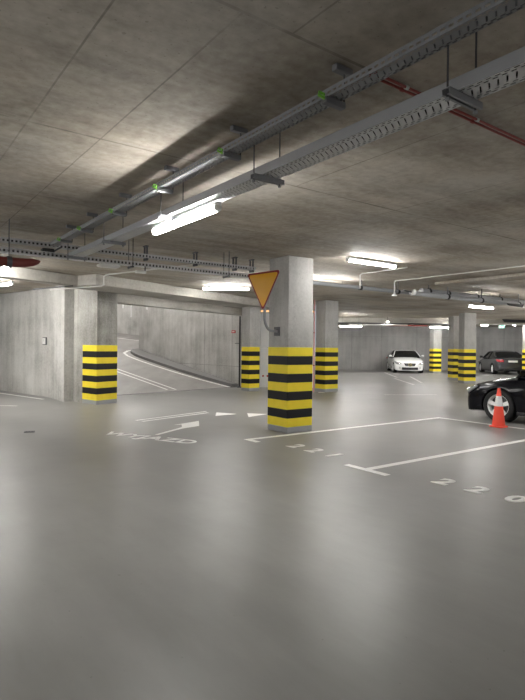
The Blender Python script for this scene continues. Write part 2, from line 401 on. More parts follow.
# ================================================================== COLUMNS
def column(loc, rz, sx, sy, label, base=True, group=None):
    t = thing('concrete_column', label, 'column', loc, rz, group)
    MB().box((0,0,(CEIL)/2), (sx, sy, CEIL)).build('shaft', M['column'], t, bevel=.012)
    MB().box((0,0,.80), (sx+.012, sy+.012, 1.40)).build('striped_band', M['stripes'], t, bevel=.01)['label'] = 'yellow and black warning stripes'
    MB().box((0,0,.05), (sx+.010, sy+.010, .10)).build('plinth', M['plinth'], t, bevel=.01)
    return t
c1 = G(5.845+.29, 7.21+.29)
column(c1, GR, .57, .56, 'nearest square concrete column with big yellow and black stripes, carrying the warning triangle')
column((-.405, 18.30, 0), GR+.08, .45, .42, 'striped concrete column at the right end of the ramp opening, beside the black post')
column((2.21, 18.35, 0), GR, .60, .48, 'striped concrete column standing just behind the right side of the nearest column')
column((9.10, 23.75, 0), .10, .54, .54, 'front one of the paired striped columns, left of the grey car', base=False)
column((9.50, 26.2, 0), .10, .56, .56, 'rear one of the paired striped columns, half hidden left of its twin', base=False)
column((10.75, 33.2, 0), .15, .52, .52, 'small far striped column just right of the white car', base=False)
column((15.02, 30.0, 0), .12, .55, .55, 'striped column cut by the right edge, right of the grey car', base=False)
# stripes and plinth on the pier
t = thing('striped_band', 'yellow and black striped band round the pier left of the ramp', 'warning band', P0)
def wrap(z0, z1, e, nm, mt, par):
    q = [OD*.67+ON*e, ON*e+WN*e*0+Vector((0,0,0)), WD*.65+WN*e, WD*.65-WN*.02, OD*.02+WD*.02-ON*.02-WN*.02, OD*.67-ON*.02]
    c = ON*e + WN*e
    q[1] = c
    return MB().prism([p[:2] for p in q], z0, z1).build(nm, mt, par)
wrap(.10, 1.5, .010, 'stripes', M['stripes'], t)
wrap(0.0, .10, .012, 'plinth', M['plinth'], t)
t.name = 'warning_band'

# white gate between the two middle columns
gx0, gx1 = -.08, 1.88
t = thing('sectional_gate', 'white sectional gate glimpsed between the striped columns behind the nearest column', 'gate', ((gx0+gx1)/2, 19.75, 0))
MB().box((0,0,.74), (gx1-gx0, .06, 1.46)).build('lower_panel', M['gate_white'], t, bevel=.006)
MB().box((0,0,2.12), (gx1-gx0, .06, 1.26)).build('upper_panel', M['gate_white'], t, bevel=.006)
for x in (.05, .21):
    o = MB().lathe([(0,0),(.035,0),(.035,-.02),(0,-.02)], 14, 'Y', c=(-(gx1-gx0)/2+.06+x, -.03, .43)).build('reflector', M['red_flat'], t); o['label'] = 'small red reflector'
o = MB().box((0,-.05,2.82), (gx1-gx0, .08, .07)).build('warning_light', M['ambl'], t); o['label'] = 'orange warning light bar'
MB().box((0,0,2.93), (gx1-gx0+.1, .16, .34)).build('header', M['column'], t)

# black post and red plate at the ramp's right side
t = thing('gate_post', 'tall black post at the right edge of the ramp opening', 'post', (-.835, 19.60, 0))
MB().box((0,0,1.31), (.06, .08, 2.62)).build('post', M['black'], t, bevel=.005)
MB().box((-.10,-.03,1.62), (.16, .02, .02)).build('arm', M['galv_dark'], t)
MB().box((0,0,.02), (.14, .16, .04)).build('foot', M['galv_dark'], t)
t = thing('small_sign', 'small red plate on the ramp wall beside the black post', 'sign', (-1.10, 20.12, 2.06), math.radians(-38-14))
MB().box((0,0,0), (.24, .02, .10)).build('plate', M['red_flat'], t); MB().box((0,-.012,0), (.16, .004, .025)).build('mark', M['white'], t)

# red riser pipe at the corner of the second column
t = thing('riser_pipe', 'thin faded red vertical pipe beside the column behind the nearest column', 'pipe', (1.725, 17.9, 0))
MB().tube([(0,0,.0),(0,0,CEIL)], .022, 10).build('pipe', M['pink'], t)
for z in (.9, 2.0, 2.75): MB().lathe([(0,-.02),(.032,-.02),(.032,.02),(0,.02)], 12, c=(0,0,z)).build('clamp', M['galv_dark'] if z > 2.5 else M['red'], t)

# ================================================================== WARNING TRIANGLE
sg = Vector((.0, 8.87, 0)); srz = -math.radians(44) + PI/2 - PI/2
srz = PI/2 + math.radians(44)               # local x runs towards the left vanishing point
t = thing('give_way_sign', 'yellow triangular give-way sign with dark red border, point down, on a bent pipe', 'road sign', (sg.x, sg.y, 2.095), srz)
def tri(w, h, z0, r, yo):
    cs = [Vector((-w/2, 0, z0+h)), Vector((0,0,z0)), Vector((w/2,0,z0+h))]; out = []
    for i in range(3):
        p, a, b = cs[i], cs[i-1], cs[(i+1)%3]
        d0 = (a-p).normalized(); d1 = (b-p).normalized(); l = r/math.tan(math.radians(30)); bis = (d0+d1).normalized(); cen = p + bis*(r/math.sin(math.radians(30)))
        s0 = p + d0*l; s1 = p + d1*l
        for j in range(6):
            q = (s0-cen).lerp(s1-cen, j/5).normalized()*r + cen; out.append(q + Vector((0,yo,0)))
    return out
# outward face of the sign looks to the viewer: local +y
MB().ext(tri(.80,.65,0,.035,0), (0,-.012,0)).build('backing', M['sign_back'], t)
MB().ext(tri(.80,.65,0,.035,.0005), (0,.003,0)).build('border', M['sign_red'], t)['label'] = 'dark red border'
MB().ext(tri(.70,.57,.049,.025,.003), (0,.003,0)).build('face', M['sign_yellow'], t)['label'] = 'plain yellow face'
inv = Matrix.Rotation(-srz, 3, 'Z')
def L_(p): return inv @ (Vector(p) - Vector((sg.x, sg.y, 2.095)))
wallpt = c1 + Matrix.Rotation(GR,3,'Z') @ Vector((-.29, .02, 0))
bk = sg + Vector((math.cos(srz+PI/2), math.sin(srz+PI/2), 0))*-.04
pts = [Vector((bk.x, bk.y, 2.6)), Vector((bk.x, bk.y, 2.0))]
w_ = Vector((wallpt.x, wallpt.y, 1.78)); d_ = Vector((w_.x-bk.x, w_.y-bk.y, 0))
for j in range(1, 8):
    th = j/7*PI/2; pts.append(Vector((bk.x, bk.y, 2.0)) + d_*(.55*(1-math.cos(th))) + Vector((0,0,-.22*math.sin(th))))
pts.append(w_)
MB().tube([L_(p) for p in pts], .024, 12).build('bent_pipe', M['galv'], t)
o = MB().box((0,0,0), (.012, .16, .16)).build('wall_plate', M['galv_dark'], t); o.location = L_(w_ + Vector((-.006*CG, -.006*SG, 0))); o.rotation_euler.z = GR - srz
for z in (.22, .50):
    o = MB().box((0,-.035,z), (.10, .06, .03)).build('clamp', M['galv_dark'], t)

# ================================================================== LUMINAIRES
lab_i = [0]
def tube_light(loc, rz, L, label, hang=0.0, group='tube lights under the ceiling', em='tube'):
    if loc[2] < 3.0 and hang == 0 and loc[2] > 2.65: hang = CEIL-loc[2]-.06
    t = thing('tube_light', label, 'ceiling light', loc, rz, group)
    MB().box((0,0,.034), (L, 0.092 if loc[2] > 2.95 else .052, .032)).build('housing', M['white'], t, bevel=.01)
    prof = [(-.030,.02),(-.032,.0),(-.025,-.019),(-.009,-.027),(.009,-.027),(.025,-.019),(.032,.0),(.030,.02)]
    MB().loft([[Vector((x, y, z)) for y, z in prof] for x in (-L/2+.03, L/2-.03)]).build('diffuser', M[em], t)['label'] = 'glowing white diffuser'
    for s in (-1, 1):
        MB().loft([[Vector((s*(L/2-x), y*f, z*f)) for y, z in prof] for x, f in ((.03,1.06),(.0,.9))]).build('end_cap', M['white'], t)
    if hang > 0:
        for s in (-1, 1): MB().tube([(s*L*.36,0,.06),(s*L*.36,0,.06+hang)], .004, 6).build('hanger_rod', M['galv_dark'], t)
    if loc[2] > 3.0:
        for s in (-1, 1): MB().box((s*L*.36,0,.059), (.06,.04,CEIL-loc[2]-.05+.009)).build('mount', M['white'], t).location = (0,0,(CEIL-loc[2]-.05-.018)/2)
    return t
A_ = GR + PI/2
tube_light(G(2.26, 4.30, 2.62), A_, 1.22, 'large bright tube light hanging under the wide cable tray, nearest in view')
tube_light(G(7.30, 6.62, 3.028), GR, 1.27, 'bright ceiling tube light right of the nearest column, up by the ceiling')
tube_light(G(8.62, 9.20, 2.98), GR, 1.35, 'tube light partly behind the right edge of the nearest column', .06)
tube_light((-.98, 14.1, 3.02), 0, 1.25, 'tube light left of the warning triangle, over the ramp approach')
tube_light(G(2.1, 11.35, 2.98), A_, 1.1, 'upper short tube light at the left edge beside the red pipe', .06)
tube_light((-6.35, 12.95, 2.93), math.atan2(WD.y, WD.x), 1.25, 'lower tube light at the left edge against the light wall', .12)
tube_light(G(14.05, 8.62, 2.70), GR, 1.25, 'tube light hanging below the ducts, above the paired columns', .34)
tube_light((4.27, 26.0, 2.55), 0, 1.12, 'far tube light left of the white car, just right of the column edge', .5)
tube_light((9.98, 30.0, 2.70), .05, 1.25, 'far tube light between the small column and the paired columns', .35)
tube_light((14.15, 30.2, 2.90), .9, 1.0, 'far tube light at the right, above the grey car', .2)
# extra unseen lamps added to brighten the hall, some behind the far beam
grp = 'added tube lights out of view'
for p, rz in ((G(2.26,-4.5,2.62), A_), (G(-2.8,2.4,2.7), A_), (G(-4.6,7.2,3.028), A_), (G(7.6,.2,2.7), GR), (G(8.0,-6,3.028), GR),
              (G(13.5,3.0,3.028), GR), (G(15.0,-4,3.028), GR), (G(-3.5,-4,3.028), A_), (Vector((-12,3,3.028)), .4),
              (Vector((-9.3,14.2,3.028)), 2.3), (Vector((-8.0,12.2,2.7)), 2.3), (Vector((-6.9,11.0,3.028)), 2.3), (Vector((-10.5,9.5,3.028)), .4), (Vector((-7.2,9.3,3.028)), 2.2), (Vector((-5.5,5.6,3.028)), A_),
              (Vector((11.2,18.0,2.66)), GR), (G(9.6,3.2,2.66), GR), (G(12.4,4.6,2.66), GR), (Vector((8.5,15.4,2.6)), GR), (Vector((10.8,19.6,2.6)), GR), (Vector((12.6,22.6,2.66)), .1), (Vector((14.5,21.5,3.028)), .1), (Vector((18.5,26,3.028)), .1), (Vector((19.5,33,3.028)), .1),
              (Vector((6.3,30.2,3.028)), .03), (Vector((9.0,31.4,3.028)), .03), (Vector((12.2,31.6,3.028)), .03), (Vector((16.2,31.8,3.028)), .03), (Vector((5.0,31.2,3.028)), 1.4)):
    tube_light(p, rz, 1.25, 'added white tube light out of view, brightening the hall', 0, grp, 'tube_strong' if (p[0] > 9 and 12 < p[1] < 29) or (p - G(-4.6,7.2,3.028)).length < .1 else 'tube')
for p, rz, l in (((2.55, 22.3, 2.62), 1.452, 'added tube light hidden behind the column behind the nearest column'), ((.66, 12.6, 2.62), 1.52, 'added tube light hidden behind the nearest column'), ((10.15, 27.9, 2.62), 1.22, 'added tube light hidden behind the paired striped columns')):
    tube_light(p, rz, 1.25, l, 0, 'added tube lights hidden behind columns')  # unseen lamps added to lift the far ceiling
for p in ((-2.2, 20.6), (-4.0, 21.2), (-5.6, 23.4), (-8.2, 25.0), (-10.0, 28.5), (-7.0, 30.5), (-3.5, 29.5), (-10.0, 32.5)):  # extra lamps added above the lintel to brighten the ramp
    tube_light((p[0], p[1], 5.925), .6, 1.5, 'added tube light high in the ramp shaft', 0, 'added tube lights in the ramp shaft', 'tube_strong')
tube_light((6.9, 35.6, 3.03), 0, 1.25, 'ceiling light in front of the far wall', 0, grp) if False else None

# ================================================================== CABLE TRAYS
def tray(name, label, p, rz, L, w, s, mats, group=None):
    t = thing('cable_tray', label, 'cable tray', p, rz, group)
    MB().box((L/2, 0, .0012), (L, w, .0024)).build('perforated_base', M[mats[0]], t)
    for sd in (-1, 1):
        m = MB().box((L/2, sd*(w/2), s/2), (L, .002, s)); m.box((L/2, sd*(w/2-.005), s), (L, .012, .003))
        m.build('side_flange', M[mats[1]], t)
    return t
tray('cable_tray', 'wide perforated steel cable tray hung low, nearest of the two long trays', G(2.268, -3.5, 2.70), A_, 11.05, .155, .063, ('tray_base','galv'), 'two long cable trays')
tray('cable_tray', 'narrow steel cable tray close under the ceiling, upper of the two long trays', G(2.098, -3.5, 2.90), A_, 11.4, .10, .045, ('tray_base_s','tray_side_fine'), 'two long cable trays')
tray('cable_tray', 'upper slotted cross tray below the ceiling, running from the left edge behind the nearest column', G(-4.5, 8.02, 2.90), GR, 10.2, .10, .06, ('tray_base_s','tray_side'), 'slotted cross trays')
tray('cable_tray', 'lower slotted cross tray running from the left edge behind the nearest column', G(-.6, 7.66, 2.70), GR, 6.05, .15, .06, ('tray_base','tray_side'), 'slotted cross trays')
for (p_, z_, b0_, L_c, n_, lb) in ((8.02, 2.904, -4.4, 9.9, 4, 'upper'), (7.66, 2.704, -.5, 5.85, 6, 'lower')):  # cables added so the tray slots read black
    t = thing('cable_bundle', 'added bundle of black cables that darkens the slots of the %s slotted cross tray' % lb, 'cables', G(b0_, p_, z_), GR, 'added cables in the cross trays')
    for i in range(n_):
        MB().tube([(x, (i-(n_-1)/2)*.021 + .003*math.sin(x*3+i), .019+.002*math.sin(x*2+i*2)) for x in [j*L_c/24 for j in range(25)]], [.0165]*25, 8).build('cable', M['cable'], t)
# cables lying in the wide tray
for i, (db, r) in enumerate(((-.03,.011),(.02,.009))):
    pts = [G(2.268+db+.008*math.sin(a*1.7+i), a, 2.703+r+.001) for a in [(-3.4+ j*.35) for j in range(31)]]
    tag(MB().tube(pts, r, 8).build('power_cable', M['cable'], None), 'thin black cable lying in the wide cable tray, %s side' % ('left' if i == 0 else 'right'), 'cable', 'cables in the wide tray')

def hanger_low(a, label):
    t = thing('tray_hanger', label, 'tray hanger', G(2.27, a, 2.655), GR, 'hangers of the wide tray')
    m = MB().box((-.015,0,.041), (.27,.041,.004)); m.box((-.015,-.019,.0255),(.27,.003,.031)); m.box((-.015,.019,.0255),(.27,.003,.031)); m.box((-.015,-.013,.011),(.27,.012,.003)); m.box((-.015,.013,.011),(.27,.012,.003))
    m.build('channel', M['galv'], t)
    for s, tz in ((-.135, 2.897), (.09, CEIL)):
        MB().tube([(s,0,.0),(s,0,tz-2.655)], .005, 8).build('threaded_rod', M['galv_dark'], t)
        MB().lathe([(0,-.012),(.012,-.012),(.012,0),(0,0)], 6, c=(s,0,.0)).build('nut', M['galv'], t)
for i, a in enumerate((-1.5, 0.0, 1.49, 3.03, 4.50, 5.98, 7.35)):
    hanger_low(a, ('hanger of the wide tray outside the picture' if a < 1 else 'two-rod hanger under the wide tray, ' + ['','','','top right of the picture','midway down its length','at the far end of the bright tube light','second from the cross trays','where the trays meet'][i+1]))
def hanger_high(a, i):
    where = ['outside the picture','outside the picture','nearest, top middle of the picture','second nearest','third nearest, above the bright tube light','fourth nearest','last one before the cross trays','beside the cross trays']
    t = thing('tray_bracket', 'green-clipped bracket of the narrow tray, ' + where[i], 'tray bracket', G(2.10, a, 2.855), GR, 'brackets of the narrow tray')
    MB().box((-.005,0,.02), (.15,.041,.036)).build('lower_channel', M['channel'], t, bevel=.004)
    MB().box((.06,0,CEIL-2.855-.021), (.13,.041,.038)).build('upper_channel', M['channel'], t, bevel=.004)
    MB().tube([(.075,0,.02),(.075,0,CEIL-2.855)], .005, 8).build('threaded_rod', M['galv_dark'], t)
    MB().tube([(-.085,-.01,.02),(-.12,0,.035),(-.105,.012,.06),(-.08,0,.05),(-.095,-.012,.03)], .008, 6).build('green_clip', M['green'], t)['label'] = 'bright green wire clip'
for i, a in enumerate((-1.1, .55, 2.20, 3.26, 4.34, 5.41, 6.46, 7.3)): hanger_high(a, i)
# U hangers of the cross trays
def u_hanger(b, label):
    t = thing('tray_hanger', label, 'tray hanger', G(b, 8.02, 2.86), GR, 'hangers of the cross trays')
    MB().box((0,0,.018), (.041,.10,.03)).build('channel', M['galv_dark'], t)
    for s in (-1, 1): MB().box((0,s*.045,(CEIL-2.86)/2), (.03,.010,CEIL-2.86)).build('strap', M['galv_dark'], t)
    MB().box((0,0,CEIL-2.86-.01), (.05,.12,.015)).build('ceiling_plate', M['galv_dark'], t)
for b, l in ((-1.7,'dark steel hanger of the cross trays at the left edge'), (.55,'dark steel hanger of the cross trays over the red pipe'), (3.55,'dark steel hanger of the cross trays left of the bright tube light'), (4.45,'dark steel hanger of the cross trays below the bright tube light'), (5.25,'dark steel hanger of the cross trays just left of the warning triangle'), (5.62,'dark steel hanger of the cross trays right above the warning triangle')):
    u_hanger(b, l)
def rod_pair(b, label):
    t = thing('tray_hanger', label, 'tray hanger', G(b, 7.66, 2.66), GR, 'rod hangers of the lower cross tray')
    MB().box((0,0,.018), (.03,.18,.025)).build('channel', M['galv_dark'], t)
    for s in (-1, 1): MB().tube([(0,s*.082,0),(0,s*.082,CEIL-2.66)], .006, 8).build('threaded_rod', M['galv_dark'], t)
for b, l in ((.75,'thin rod hanger of the lower cross tray above the red pipe'), (3.15,'thin rod hanger of the lower cross tray, left of the bright tube light'), (4.85,'thin rod hanger of the lower cross tray, left of the warning triangle')):
    rod_pair(b, l)

# small equipment in the crossing of the trays
t = thing('junction_box', 'white junction box on the lower cross tray where the long trays end', 'junction box', G(2.75, 7.5, 2.66), GR)
MB().box((0,0,-.02), (.30,.16,.035)).build('box', M['white'], t, bevel=.01); MB().box((0,0,-.042), (.26,.12,.008)).build('lid', M['white'], t)
t = thing('junction_box', 'small white box below the lower cross tray, left of the bright tube light', 'junction box', G(3.25, 7.52, 2.60), GR)
MB().box((0,0,0), (.16,.06,.04)).build('box', M['white'], t, bevel=.008); MB().tube([(.07,0,.02),(.07,0,.09)], .01, 8).build('gland', M['galv_dark'], t)
t = thing('junction_box', 'black connector block between the cross trays at their left crossing', 'junction box', G(2.0, 7.85, 2.80), GR)
MB().box((0,0,0), (.16,.12,.09)).build('box', M['black'], t, bevel=.01); MB().tube([(.06,0,.0),(.14,0,.06),(.2,0,.10)], .012, 8).build('gland', M['galv_dark'], t)

# dark red pipe top left, with its bend upward
t = thing('red_pipe', 'thick dark red pipe at the left edge under the cross trays', 'pipe', G(.10, 7.42, 2.55), GR)
MB().tube([(-7,0,0),(1.35,0,0),(1.50,0,.006),(1.60,0,.02),(1.67,0,.035),(1.70,0,.045)], [.062,.062,.060,.050,.030,.008], 18).build('pipe', M['darkred'], t)
for x in (1.15, 1.32):
    MB().lathe([(0,-.03),(.072,-.03),(.072,.03),(0,.03)], 18, 'X', c=(x,0,0)).build('coupling', M['galv_dark'], t)
for x in (1.15, 1.32): MB().tube([(x,0,.06),(x,0,CEIL-2.55)], .007, 8).build('hanger_rod', M['galv_dark'], t)

# red conduit pair on the ceiling
for k_, dz in enumerate((0, .034)):
    t = thing('red_conduit', 'thin red conduit on the ceiling, %s of the pair crossing above the trays' % ('nearer' if k_ == 0 else 'farther'), 'conduit', G(0, 2.10+dz, CEIL-.025), GR, 'red conduits on the ceiling')
    MB().tube([(2.30,0,0),(11,0,0)], .009, 10).build('pipe', M['red'], t)
    for x in [2.6+.75*i for i in range(11)]: MB().lathe([(0,-.012),(.014,-.012),(.014,.012),(0,.012)], 10, 'X', c=(x,0,0)).build('clip', M['box_grey'] if k_ == 0 else M['red'], t)

# thin white conduits
def conduit(label, pts, r=.013, mat='offwhite', clips=True, group=None):
    pts = [Vector(p) for p in pts]; o0 = pts[0]
    t = thing('conduit', label, 'conduit', o0, 0, group)
    MB().tube([p-o0 for p in pts], r, 8).build('pipe', M[mat], t)
    if clips:
        a, b = max(zip(pts, pts[1:]), key=lambda s: (s[1]-s[0]).length); d = (b-a); n = max(1, int(d.length/1.2))
        for i in range(n):
            MB().box((0,0,.012), (.03,.03,.035)).build('clip', M[mat], t).location = a + d*((i+.5)/n) - o0
    return t
conduit('thin white conduit on the ceiling at the right, dropping beside the ducts', [G(9.96,2.4,3.086), G(9.96,8.30,3.086), G(9.96,8.33,3.05), G(9.96,8.33,2.82)])
conduit('thin white conduit on the ceiling right of the nearest column, dropping to the ducts', [G(8.45,6.75,3.086), G(8.45,7.95,3.086), G(8.45,8.0,3.06), G(8.45,8.0,2.78)])
q1 = P0 - OD*.98 + ON*.15
conduit('thin white conduit over the pier left of the ramp, stepping down under the beam', [Vector((-1.15,10.25,3.083)), Vector((-3.53,12.00,3.083)), Vector((-3.59,12.04,3.05)), Vector((-3.59,12.04,2.86)), Vector((-3.66,12.09,2.838)), Vector((-5.2,13.05,2.838))], .016)
conduit('dark conduit under the beam left of the pier', [Vector((-4.35,12.2,2.845)), Vector((-5.6,13.0,2.845))], .014, 'galv_dark', False)

# ducts along the far side of the trays, to the right
def duct(label, p, z, b0, b1, r, mat, hang, group='ducts under the ceiling on the right'):
    t = thing('duct', label, 'duct', G(b0, p, z), GR, group)
    MB().tube([(0,0,0),(b1-b0,0,0)], r, 18).build('pipe', M[mat], t)
    for h in hang:
        MB().lathe([(0,-.03),(r+.012,-.03),(r+.012,.03),(0,.03)], 18, 'X', c=(h-b0,0,0)).build('clamp', M['black'], t)
        MB().tube([(h-b0,0,r),(h-b0,0,CEIL-z)], .012, 8).build('hanger_rod', M['galv_dark'], t)
    return t
duct('thick pale galvanised duct with black clamps, right of the ceiling pipe bend', 8.36, 2.93, 11.0, 22, .075, 'galv_pale', (11.3,12.1,13.4,14.6,16.2,17.0,19))
duct('second pale galvanised duct running lower and nearer', 8.02, 2.80, 10.2, 22, .06, 'galv_pale', (11.6,13.1,15.0,16.6,18.5))
duct('slim grey pipe running behind the nearest column to the ducts', 8.42, 2.86, 6.9, 10.9, .045, 'galv', (8.9,10.2))
duct('slim dark pipe under the ducts, running right from the nearest column', 8.75, 2.90, 7.5, 22, .03, 'galv_dark', (9.3,11.9,14.9))
t = thing('cable_bundle', 'sagging black cable bundle below the ducts at the right edge', 'cables', G(14.2, 7.8, 2.72), GR)
for i in range(4):
    MB().tube([(x, .035*i+.02*math.sin(x*1.3+i), -.02*math.sin(x*1.1+i*.7)+.02*i) for x in [j*.35 for j in range(22)]], .018, 8).build('cable', M['cable'], t)
tag(t, group='cable runs on the right')
t = thing('cable_bundle', 'dark cable bundle curving under the ceiling above the exit sign', 'cables', (12.2, 27.0, 2.92))
for i in range(4):
    MB().tube([(x, .06*i + .25*math.sin(x*.9), .035*i-.02*math.sin(x*2)) for x in [j*.4 for j in range(20)]], .028, 8).build('cable', M['cable'], t)
def horn(p, label):
    t = thing('loudspeaker', label, 'loudspeaker', p, GR, 'white horns under the ducts')
    MB().lathe([(.0,.14),(.03,.14),(.035,.08),(.085,-.02),(.09,-.03),(.075,-.03),(.03,.06),(0,.06)], 20).build('horn', M['white'], t)
    MB().tube([(0,0,.13),(0,0,CEIL-p[2])], .010, 8).build('stem', M['galv_dark'], t)
horn(G(14.7, 7.65, 2.70), 'white horn under the ducts right of the hanging tube light, left one of two')
horn(G(15.6, 7.65, 2.66), 'white horn under the ducts, right one of two')
t = thing('junction_box', 'round white box beside the end of the ducts', 'junction box', G(10.10, 7.9, 2.80), GR)
MB().lathe([(0,-.05),(.06,-.05),(.065,0),(.06,.02),(0,.02)], 20, 'Y').build('box', M['white'], t); MB().tube([(-.05,0,0),(-.35,.0,.02)], .02, 8).build('sleeve', M['galv_dark'], t)
t = thing('sprinkler', 'small white sensor head at the lower end of the ceiling conduit', 'sensor', G(9.96, 8.33, 2.77))
MB().lathe([(0,.05),(.02,.05),(.03,.0),(.065,-.01),(.065,-.035),(0,-.045)], 18).build('head', M['white'], t); MB().tube([(0,0,.04),(0,0,.08)], .012, 8).build('neck', M['white'], t)

# far pipes under the far beam
conduit('long white pipe under the far ceiling left of the white car', [(4.4,27.3,2.70),(7.4,27.3,2.70)], .035)
conduit('long white pipe under the far ceiling right of the paired columns', [(11.3,27.6,2.80),(14.6,27.7,2.78)], .03)
conduit('long dark red pipe high on the far wall above the white car', [(7.6,33.0,2.92),(10.2,33.1,2.92)], .045, 'darkred', False)
conduit('thin dark pipe under the far beam', [(3.9,27.8,2.79),(11,27.9,2.79)], .03, 'galv_dark', False)
t = thing('floodlight', 'small round white lamp under the far ceiling left of the paired columns', 'ceiling light', (6.35, 27.2, 2.86))
MB().lathe([(0,.0),(.07,0),(.08,.03),(.05,.06),(0,.06)], 18).build('housing', M['white'], t); MB().lathe([(0,-.035),(.04,-.03),(.065,0),(0,0)], 18).build('lens', M['tube'], t); MB().tube([(0,0,.06),(0,0,.24)], .01, 6).build('stem', M['galv_dark'], t)
t = thing('floodlight', 'small bright lamp on the far pipe right of the paired columns', 'ceiling light', (12.45, 30.0, 2.86))
MB().box((0,0,.03), (.42,.12,.06)).build('housing', M['white'], t); MB().box((0,0,-.02), (.36,.09,.03)).build('lens', M['tube'], t); MB().tube([(0,0,.06),(0,0,.24)], .01, 6).build('stem', M['galv_dark'], t)

# exit sign
t = thing('exit_sign', 'small green lit exit sign hanging above the grey car', 'exit sign', (13.42, 30.0, 2.69), -.2)
MB().box((0,0,.09), (.34,.05,.20)).build('case', M['white'], t, bevel=.005)
MB().box((0,-.027,.09), (.30,.004,.16)).build('panel', M['exit'], t)
m = MB().box((-.09,-.031,.085), (.06,.003,.12)); m.ext([(-.02,-.0325,.115),(.07,-.0325,.115),(.07,-.0325,.14),(.12,-.0325,.09),(.07,-.0325,.04),(.07,-.0325,.065),(-.02,-.0325,.065)], (0,.003,0)); m.build('symbol', M['exit_w'], t)['label'] = 'white door and arrow symbol'
for s in (-1,1): MB().tube([(s*.12,0,.19),(s*.12,0,CEIL-2.69)], .005, 6).build('chain', M['galv_dark'], t)

# small box on left wall
pw = P0 + WD*2.85 + WN*(-.10) + Vector((0,0,1.60))
t = thing('wall_box', 'small grey framed box on the left concrete wall', 'wall box', pw, math.atan2(WD.y, WD.x)+PI)
MB().box((0,-.02,0), (.20,.04,.22)).build('case', M['galv_dark'], t, bevel=.008)
MB().box((0,-.045,0), (.155,.01,.175)).build('cover', M['screen'], t); MB().box((0,-.052,.02), (.05,.006,.07)).build('switch', M['box_grey'], t)
t = thing('wall_hook', 'tiny dark fixing high on the left concrete wall', 'fixing', P0 + WD*2.2 - WN*.10 + Vector((0,0,2.72)), math.atan2(WD.y, WD.x)+PI)
MB().box((0,-.02,0), (.05,.04,.10)).build('plate', M['galv_dark'], t); MB().box((0,-.045,-.04), (.03,.03,.02)).build('hook', M['galv_dark'], t)

# ================================================================== FLOOR MARKINGS
def mark(name, poly, label, cat='floor marking', group=None, mat='paint', z1=.003):
    c = sum((Vector((p[0],p[1],0)) for p in poly), Vector())/len(poly)
    o = MB().prism([(p[0]-c.x, p[1]-c.y) for p in poly], 0.0005, z1).build(name, M[mat], loc=c)
    return tag(o, label, cat, group)
def gline(name, p, q, w, label, group=None, mat='paint', grid=True):
    p = G(*p) if grid else Vector((*p,0)); q = G(*q) if grid else Vector((*q,0))
    d = (q-p).normalized(); n = Vector((-d.y, d.x, 0))*w/2
    return mark(name, [(p+n)[:2], (q+n)[:2], (q-n)[:2], (p-n)[:2]], label, 'floor marking', group, mat)
grp = 'parking bay lines'
gline('bay_line', (4.985,4.54), (9.93,4.54), .10, 'long white bay line on the right, nearest to the viewer', grp)
gline('bay_end_bar', (4.93,4.19), (4.93,4.87), .10, 'short white bar capping the nearest bay line', grp)
gline('bay_line', (4.985,7.08), (9.93,7.08), .10, 'white bay line running right from the foot of the nearest column', grp)
gline('bay_end_bar', (4.93,6.80), (4.93,7.13), .10, 'short white bar left of the nearest column foot', grp)
gline('bay_back_line', (9.99,7.13), (9.99,1.0), .10, 'white line at the bay ends passing the cone and the black car', grp)
gline('bay_line', (10.05,2.0), (14.96,2.0), .10, 'white bay line right of the black car', grp)
gline('bay_line', (9.96,7.08), (14.96,7.08), .10, 'white bay line left of the black car', grp) if False else None
gline('bay_line', (4.93,2.0), (9.93,2.0), .10, 'white bay line outside the picture to the right', grp)
# far bays
def far_floor(x, y, hy=0): return None
gline('bay_line', (3.95,17.2), (5.7,17.4), .10, 'short white line in the middle distance right of the columns', None, 'worn', grid=False)
gline('bay_line', (6.95,27.5), (7.55,33.0), .10, 'faint white bay line left of the white car', 'far bay lines', 'worn', grid=False)
gline('bay_line', (6.3,22.2), (6.6,26.7), .10, 'white bay line in front of the white car', 'far bay lines', 'worn', grid=False)
gline('bay_line', (7.0,23.4), (7.9,28.5), .10, 'faint white bay line in front of the white car to its right', 'far bay lines', 'worn', grid=False)
gline('bay_line', (13.0,27.8), (15.5,25.0), .12, 'white line between the grey car and the black car', 'far bay lines', 'paint', grid=False)
gline('bay_line', (13.0,36.8), (13.45,32.6), .10, 'white bay line left of the grey car', 'far bay lines', 'worn', grid=False)
gline('bay_line', (8.9,24.8), (9.6,22.9), .10, 'worn white line at the foot of the paired columns', 'far bay lines', 'worn', grid=False)
# left wall line
s0, s1 = P0+WD*2.15+WN*.30, P0+WD*9+WN*.42
gline('edge_line', s0[:2], s1[:2], .10, 'white line along the foot of the left wall', None, 'paint', grid=False)
gline('edge_line', (-5.95,12.98), (-7.6,13.05), .09, 'short worn white line at the left edge of the floor', None, 'worn', grid=False)
# yield teeth
mark('yield_tooth', [(-1.03,12.13),(-1.0,11.50),(-.57,11.87)], 'left white triangle of the give-way line', 'floor marking', 'give-way triangles')
mark('yield_tooth', [(-.33,12.03),(-.28,11.38),(.12,11.92)], 'white triangle of the give-way line just left of the nearest column', 'floor marking', 'give-way triangles')
mark('yield_tooth', [(-.72,11.98),(-.50,12.05),(-.50,11.85),(-.70,11.80)], 'small white remnant between the give-way triangles', 'floor marking', None, 'worn') if False else None
